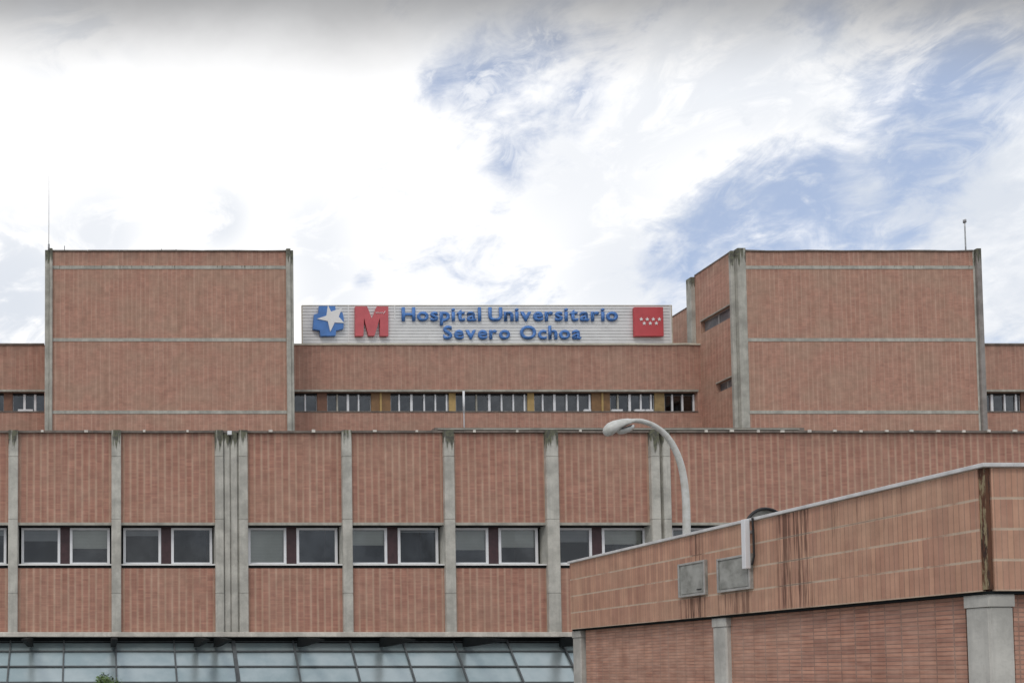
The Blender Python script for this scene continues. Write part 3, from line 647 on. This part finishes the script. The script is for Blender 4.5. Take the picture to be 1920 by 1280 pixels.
# ------------------------------------------------------------------ antennas
def antenna(px, pyb, pyt, Y, label, r0, r1, mat, head=None):
    b_ = P(px, pyb, Y); t_ = P(px, pyt, Y); A = thing('antenna', b_, label, 'antenna')
    zs = [b_.z + (t_.z-b_.z)*k/4 for k in range(5)]
    MB().tube([(b_.x, Y, z) for z in zs], [r0+(r1-r0)*k/4 for k in range(5)], 8).build('mast', mat, A, smooth=True)
    MB().tube([(b_.x, Y, b_.z), (b_.x, Y, b_.z+(t_.z-b_.z)*.10)], r0*2.4, 8).build('base', M['grey_frame'], A, smooth=True)
    if head: MB().tube([(b_.x, Y, t_.z-head[0]), (b_.x, Y, t_.z)], head[1], 8).build('tip', head[2], A, smooth=True)
antenna(91.5, 472, 330, YT+.15, 'hair-thin whip antenna on the left corner of the left tower', .022, .008, M['whip'])
antenna(1811, 476, 412, YT+.5, 'short grey rod antenna with a knob tip on the right tower', .032, .028, M['antenna'], (.16, .07, M['grey_frame']))
antenna(870.5, 815, 733, YW+1.0, 'slim pale pole antenna on the wing roof, in front of the ribbon windows', .022, .022, M['whip'], (.75, .038, M['white']))

# ------------------------------------------------------------------ rooftop sign
YS = YB+.75
def sp(px, py, Y=YS): p = P(px, py, Y); return (p.x, p.z)
sx_0, sz_1 = sp(567, 573.5); sx_1, _ = sp(1258, 573); sz_0 = zb_top-.38
sign = thing('rooftop_sign', ((sx_0+sx_1)/2, YS, zb_top-.4), 'long grey slatted rooftop sign reading Hospital Universitario Severo Ochoa in blue letters', 'sign')
mb = MB().box(sx_0, sx_1, YS+.03, YS+.10, sz_0, sz_1); nsl = 14; hs = (sz_1-zb_top+.05)/nsl
for k in range(nsl): mb.box(sx_0, sx_1, YS-.01, YS+.028, zb_top-.05+k*hs+.028, zb_top-.05+(k+1)*hs)
mb.build('slatted_panel', M['slat'], sign)
MB().box(sx_0-.04, sx_0-.002, YS-.03, YS+.1, sz_0, sz_1).box(sx_1+.002, sx_1+.04, YS-.03, YS+.1, sz_0, sz_1).box(sx_0-.04, sx_1+.04, YS-.03, YS+.1, sz_1+.002, sz_1+.04).build('sign_frame', M['pale_coping'], sign)
for p, ybot in ((653.5, 643), (740, 598), (1195+63, 643)):
    xx, zz = sp(p, ybot); MB().box(xx-.035, xx+.035, YS-.03, YS-.012, max(zz, zb_top), sz_1).build('seam_strip', M['seam'], sign)
mb = MB(); k = sx_0+.8
while k < sx_1:
    mb.bar((k, YS+.12, sz_1-.2), (k, YS+1.5, zb_top-.4), .07, .07); mb.box(k-.04, k+.04, YS+.102, YS+.18, sz_0, sz_1-.02); k += 2.8
mb.build('support_frame', M['grey_frame'], sign)

dg = None
def char_mesh(ch, bold=.024):
    cu = bpy.data.curves.new('tmp', 'FONT'); cu.body = ch; cu.size = 1; cu.offset = bold; cu.extrude = .0; cu.resolution_u = 4
    ob = bpy.data.objects.new('tmp', cu); COL.objects.link(ob)
    bpy.context.view_layer.update()
    e = ob.evaluated_get(bpy.context.evaluated_depsgraph_get()); me = bpy.data.meshes.new_from_object(e)
    bpy.data.objects.remove(ob); bpy.data.curves.remove(cu)
    return me
def text_line(txt, px0, px1, pytop, pybase, gap, space):
    x0, zt = sp(px0, pytop); x1, zb = sp(px1, pybase)
    chars = []; cur = 0
    caph = None
    for ch in txt:
        if ch == ' ': cur += space; continue
        me = char_mesh(ch); xs = [v.co.x for v in me.vertices]; ys_ = [v.co.y for v in me.vertices]
        if caph is None: caph = max(ys_)
        chars.append((ch, me, min(xs), cur)); cur += max(xs)-min(xs)+gap
    tot = cur-gap; kx = (x1-x0)/tot; kz = (zt-zb)/caph
    for ch, me, mn, c in chars:
        bm = bmesh.new(); bm.from_mesh(me)
        bmesh.ops.remove_doubles(bm, verts=bm.verts, dist=1e-5)
        ret = bmesh.ops.extrude_face_region(bm, geom=bm.faces[:])
        for v in ret['geom']:
            if isinstance(v, bmesh.types.BMVert): v.co.z = 1
        for v in bm.verts:
            X = x0 + (v.co.x-mn+c)*kx; Z = zb + v.co.y*kz; Yd = YS-.05-.06*v.co.z
            v.co = Vector((X, Yd, Z)) - ORG[sign.name]
        bmesh.ops.recalc_face_normals(bm, faces=bm.faces)
        m2 = bpy.data.meshes.new('letter'); bm.to_mesh(m2); bm.free(); m2.materials.append(M['blue'])
        o = bpy.data.objects.new('letter', m2); COL.objects.link(o); o.parent = sign
        bpy.data.meshes.remove(me)
text_line('Hospital Universitario', 752, 1157, 577.5, 602, .085, .26)
text_line('Severo Ochoa', 830, 1088, 611.5, 636, .10, .40)
def zpoly(pts, name, mat, y0, y1, parent, sc=9.6, ox=560, oy=565):
    q = [sp(ox+a/sc, oy+b_/sc) for a, b_ in pts]
    return MB().prism(q, y0, y1).build(name, mat, parent, fix=True)
be = zpoly([(350,112),(640,112),(648,190),(770,228),(792,330),(788,515),(655,548),(648,640),(378,645),(362,545),(240,522),(262,262),(338,245)], 'blue_emblem', M['blue'], YS-.22, YS-.04, sign)
zpoly([(507,100),(562,215),(760,150),(700,305),(800,418),(628,410),(548,575),(505,385),(310,343),(478,288)], 'star', M['star'], YS-.25, YS-.221, be)
me_ = zpoly([(1000,118),(1212,118),(1298,345),(1385,118),(1592,118),(1592,645),(1445,645),(1440,320),(1345,642),(1238,642),(1155,320),(1145,645),(1000,645)], 'red_letter', M['red'], YS-.22, YS-.04, sign)
pts = [P(560+a/9.6, 565+b_/9.6, YS-.235) for a, b_ in ((1385,190),(1398,215),(1412,190),(1425,215),(1445,192),(1458,215),(1475,195),(1490,215),(1505,190),(1525,222),(1560,175))]
MB().tube(pts, .016, 6).build('white_script', M['star'], me_)
fx0, fz1 = sp(1185, 578.5); fx1, fz0 = sp(1240, 632.5)
fe = MB().box(fx0, fx1, YS-.22, YS-.04, fz0, fz1).build('red_square', M['redflag'], sign, bevel=.01)
for i, (px, py) in enumerate([(1197.5,601.5),(1208.7,601.5),(1220,601.5),(1231.3,601.5),(1203,609),(1214.3,609),(1225.7,609)]):
    cx_, cz_ = sp(px, py); pts = []
    for k in range(10):
        a = math.pi/2 + k*math.pi/5; r = .115 if k % 2 == 0 else .05; pts.append((cx_+r*math.cos(a), cz_+r*math.sin(a)))
    MB().prism(pts, YS-.245, YS-.221).build('star', M['star'], fe, fix=True)

# ------------------------------------------------------------------ annex
ye = PX(1069, 1100, AX).y; AXR = AX+14; hz = (za_top-za_bot)
ann = thing('brick_annex', (AX+2, AY+3, 0), 'brick annex at lower right with a white metal roof edge and grey concrete corner pillar', 'building')
yc0 = PX(1836, 990, AX).y; xc0 = P(1862, 990, AY).x
PD = .14                                     # parapet stands this much proud of the wall below
MB().box(AX, AX+.3, yc0, ye, za_bot, za_top).build('side_parapet', M['soldier'], ann)
MB().box(xc0, AXR, AY, AY+.3, za_bot, za_top-.001).build('front_parapet', M['soldier'], ann)
MB().box(AX+.3, AXR, ye-.3, ye, za_bot, za_top-.001).box(AXR-.3, AXR-.002, AY+.3, ye-.3, za_bot, za_top-.001).build('rear_parapet', M['soldier'], ann)
mb = MB().box(AX+.055, AX+.29, AY+.035, AY+.29, za_bot+.001, za_top)
mb.box(AX+.012, AX+.04, yc0-.07, yc0-.004, za_bot+.02, za_top-.001).box(AX+.03, AX+.08, AY+.012, AY+.05, za_bot+.02, za_top-.001)
mb.build('rusty_corner_post', M['rust'], ann)
# metal cap following the parapet
mb = MB().box(AX-.045, AX+.33, AY-.045, ye+.03, za_top, za_top+.05).box(AX+.331, AXR, AY-.045, AY+.33, za_top, za_top+.05).box(AX+.331, AXR, ye-.33, ye+.03, za_top, za_top+.05)
mb.build('roof_edge', M['cap'], ann, bevel=.008)
MB().box(AX+.3, AXR-.3, AY+.3, ye-.3, za_top-.5, za_top-.4).build('roof', M['roofing'], ann)
MB().box(AX+.02, AXR, AY+.02, ye-.02, za_bot-.035, za_bot-.002).build('soffit_shade', M['steel_dark'], ann)  # closes the overhang; its near-black colour paints the shadow line below the parapet
xw = AX+PD; yf = AY+PD
MB().box(xw, xw+.25, yf+.3, ye-.35, .14, za_bot-.036).build('side_wall', M['brick_low'], ann)
MB().box(xw+.3, AXR-.1, yf, yf+.25, .14, za_bot-.036).build('front_wall', M['brick_low'], ann)
MB().box(xw+.25, AXR-.1, ye-.40, ye-.15, .14, za_bot-.036).box(AXR-.35, AXR-.1, yf+.25, ye-.4, .14, za_bot-.036).build('rear_wall', M['brick_low'], ann)
zhead = P(1848, 1137, AY).z
def apillar(x0, x1, y0, y1, off=0.012):
    MB().column(x0-off, x1+off, y0-off, y1+off, zhead+.008, za_bot-.036, .015).column(x0, x1, y0, y1, .14, zhead-.004, .022).box(x0+.02, x1-.02, y0+.02, y1-.02, zhead-.01, zhead+.02).build('pillar', M['con_annex'], ann)
# corner pillar: both outer faces seen
xcp = AX+.055; ycp = AY+.05; wP = P(1904, 1200, ycp).x-xcp; dP = PX(1811, 1200, xcp).y-ycp
apillar(xcp, xcp+wP, ycp, ycp+dP)
for pa, pb_ in ((1362, 1337), (1088.5, 1074)):
    y0, y1 = PX(pa, 1220, xcp).y, PX(pb_, 1220, xcp).y
    apillar(xcp, xcp+.4, y0, y1)
xq = xcp+5.2
while xq < AXR-1: apillar(xq, xq+wP, ycp, ycp+.4); xq += 5.2

# wall boxes on the side parapet
def wallbox(px0, px1, pyt, pyb, label):
    ym = (PX(px0, 1080, AX).y+PX(px1, 1080, AX).y)/2; pc = (px0+px1)/2
    y1, y0 = PX(px0, 1080, AX-.05).y, PX(px1, 1080, AX-.05).y
    zt, zb = PX(pc, pyt, AX-.05).z, PX(pc, pyb, AX-.05).z
    B = thing('wall_box', (AX, ym, zb), label, 'metal box', 'grey metal boxes on the annex parapet')
    MB().box(AX-.04, AX-.002, y0, y1, zb, zt).build('box_body', M['boxmetal'], B)
    f = .035
    MB().box(AX-.065, AX-.041, y0, y0+f, zb, zt).box(AX-.065, AX-.041, y1-f, y1, zb, zt).box(AX-.063, AX-.041, y0+f, y1-f, zb, zb+f).box(AX-.063, AX-.041, y0+f, y1-f, zt-f, zt).build('box_frame', M['boxframe'], B, bevel=.004)
    MB().box(AX-.05, AX-.041, y0+f+.03, y1-f-.03, zb+f+.02, zt-f-.02).build('door', M['boxmetal'], B, bevel=.003)
    return B, y0, y1, zb, zt
B1, y0, y1, zb, zt = wallbox(1272, 1322, 1053, 1117, 'square grey metal box on the annex parapet, the smaller one nearer the street lamp')
MB().box(AX-.062, AX-.051, y0+.10, y0+.22, zb+.10, zb+.115).build('latch', M['black'], B1)
B2, *_ = wallbox(1345, 1407, 1042, 1107, 'square grey metal box on the annex parapet, half covered by the white downspout')
# white downspout hanging from the roof edge
ds = thing('downspout', (AX-.1, PX(1391, 1000, AX-.13).y, za_top), 'short white rectangular downspout hanging from the annex roof edge', 'downspout')
yd0, yd1 = PX(1398, 1000, AX-.16).y, PX(1385.5, 1000, AX-.16).y; zd = PX(1391, 1066, AX-.16).z
ym = (yd0+yd1)/2
MB().box(AX-.15, AX-.065, ym-.045, ym+.045, zd, za_top+.03).build('spout', M['white'], ds, bevel=.008)
MB().box(AX-.065+.002, AX-.002, ym-.03, ym+.03, za_top-.2, za_top-.15).build('wall_clamp', M['grey_frame'], ds)
MB().tube([(AX-.06, ym-.10, za_top+.04), (AX-.05, ym-.10, za_top-.2), (AX-.05, ym-.10, zd+.2), (AX-.07, ym-.075, zd+.05)], .016, 8).build('cable', M['black'], ds)
# round dish behind the edge
dc = P(1436, 990, 16.2); dish = thing('roof_dish', (dc.x, dc.y, za_top-.4), 'round grey dish with a thick black rim peeking over the annex roof edge', 'dish')
rD = P(1473, 990, 16.2).x-dc.x; mb = MB(); nn = 40; ring = []
for k in range(6):
    r = rD*k/5; ring.append([Vector((dc.x+r*math.cos(2*math.pi*j/nn), dc.y+.12-.10*(k/5)**2, dc.z+r*math.sin(2*math.pi*j/nn))) for j in range(nn)])
for k in range(5):
    for j in range(nn): j2 = (j+1) % nn; mb.quad(ring[k][j], ring[k][j2], ring[k+1][j2], ring[k+1][j])
mb.build('reflector', M['boxmetal'], dish, smooth=True)
MB().tube([(dc.x+rD*math.cos(2*math.pi*j/nn), dc.y, dc.z+rD*math.sin(2*math.pi*j/nn)) for j in range(nn+1)], .028, 8, cap=False).build('rim', M['black'], dish, smooth=True)
MB().tube([(dc.x, dc.y+.16, dc.z), (dc.x, dc.y+.2, dc.z-.2), (dc.x, dc.y+.2, za_top-.4)], .025, 8).build('stand', M['grey_frame'], dish)

# ------------------------------------------------------------------ street lamp
YLm = 22.0
lamp = thing('street_lamp', (P(1287, 1000, YLm).x, YLm, .14), 'tall grey street lamp with a curved arm rising behind the annex', 'street lamp')
pp = [(1287.5,1000),(1287,960),(1285.5,925),(1281,888),(1273,858),(1261,832),(1245,811),(1226,797),(1206,789.5),(1190,788),(1178,790)]
pts = [P(a, b_, YLm) for a, b_ in pp]; pts.insert(0, Vector((pts[0].x, YLm, 3.0))); pts.insert(0, Vector((pts[0].x, YLm, .14)))
def smooth(p, n=3):
    for _ in range(n):
        q = [p[0]]
        for a, b_ in zip(p[:-1], p[1:]): q += [a*.75+b_*.25, a*.25+b_*.75]
        q.append(p[-1]); p = q
    return p
sm = [pts[0], pts[1]] + smooth(pts[2:], 2)
L = len(sm); rad = [.105, .10] + [.088-.040*(i/(L-3)) for i in range(L-2)]
MB().tube(sm, rad, 18).build('pole', M['lampgrey'], lamp, smooth=True)
# head: hood lofted along its axis
A = P(1194, 788, YLm); Bp = P(1133, 809, YLm); ax = (Bp-A); Lh = ax.length; ax.normalize(); upv = Vector((0,1,0)).cross(ax); upv = upv if upv.z > 0 else -upv
prof = [(0,.045,.045,.045),(.10,.06,.065,.05),(.25,.11,.125,.07),(.45,.16,.165,.12),(.65,.185,.185,.22),(.82,.18,.17,.32),(.93,.14,.12,.32),(1.0,.07,.05,.2),(1.02,.03,.02,.05)]
mb = MB(); sg = 20; n0 = 0
for s_, wd, hu, hd in prof:
    c = A + ax*Lh*s_
    for k in range(sg):
        a = 2*math.pi*k/sg; sn = math.sin(a)
        mb.v.append(c + Vector((0,1,0))*wd*math.cos(a) + upv*(hu*sn if sn > 0 else hd*.45*sn))
for i in range(len(prof)-1):
    for k in range(sg): k2 = (k+1) % sg; mb.f.append((i*sg+k, i*sg+k2, (i+1)*sg+k2, (i+1)*sg+k))
mb.f.append(tuple(range(sg))); mb.f.append(tuple(len(mb.v)-1-k for k in range(sg)))
hd_ = mb.build('lamp_head', M['lampgrey'], lamp, smooth=True, fix=True)
c = A + ax*Lh*.40 - upv*.085; mb = MB(); ln = []
for i in range(9):
    s_ = -1+2*i/8; ln.append((c+ax*Lh*.29*s_, max(.02, math.sqrt(max(0, 1-s_*s_)))))
mb = MB()
for q, r in ln:
    for k in range(14):
        a = math.pi*2*k/14; mb.v.append(q + Vector((0,1,0))*.13*r*math.cos(a) + upv*(.13*r*math.sin(a) if math.sin(a) < 0 else .01))
for i in range(8):
    for k in range(14): k2 = (k+1) % 14; mb.f.append((i*14+k, i*14+k2, (i+1)*14+k2, (i+1)*14+k))
mb.build('lens', M['lens'], hd_, smooth=True, fix=True)
c2 = A + ax*Lh*.48 - upv*.075
MB().bar(c2-ax*Lh*.20, c2+ax*Lh*.10, .29, .022, up=upv).build('gasket', M['black'], hd_)
MB().tube([(sm[0].x, YLm, .14), (sm[0].x, YLm, .17)], .22, 20).build('base_plate', M['lampgrey'], lamp)
MB().box(sm[0].x-.06, sm[0].x+.06, YLm-.115, YLm-.09, .6, 1.0).build('service_door', M['grey_frame'], lamp)

# ------------------------------------------------------------------ small tree in front of the glass
tb = P(203, 1300, 22.6); tree = thing('tree', (tb.x, 22.6, .14), 'small round bushy green tree in front of the glass roof', 'tree')
ztop_ = P(203, 1264, 22.6).z
mb = MB().tube([(tb.x, 22.6, .14), (tb.x+.03, 22.6, .8), (tb.x, 22.62, 1.5)], [.06, .045, .03], 10)
for k in range(9):
    a = k*2.4; mb.tube([(tb.x+.01, 22.6, .9+.05*k), (tb.x+.25*math.cos(a), 22.6+.25*math.sin(a), 1.3+.06*k), (tb.x+.42*math.cos(a), 22.6+.42*math.sin(a), 1.5+.07*k)], [.022, .014, .006], 6)
mb.build('trunk', M['bark'], tree, smooth=True)
mb = MB(); cz = ztop_-.64
for k in range(7500):
    d = Vector((random.gauss(0,1), random.gauss(0,1), random.gauss(0,1))).normalized(); r = random.random()**.3
    lump = 1 + .12*math.sin(5*d.x+3*d.z)+.10*math.sin(7*d.y+4*d.x)+random.uniform(-.06,.06)
    p = Vector((tb.x, 22.6, cz)) + Vector((d.x*.58, d.y*.58, d.z*.60))*r*lump
    n = (d+Vector((random.uniform(-.8,.8), random.uniform(-.8,.8), random.uniform(-.2,1)))).normalized(); t_ = n.cross(Vector((random.random(), random.random(), random.random()))).normalized(); q = n.cross(t_)
    s_ = random.uniform(.028, .048)
    mb.quad(p-t_*s_, p-q*s_*.5, p+t_*s_, p+q*s_*.5)
mb.build('crown', M['leaf'], tree)
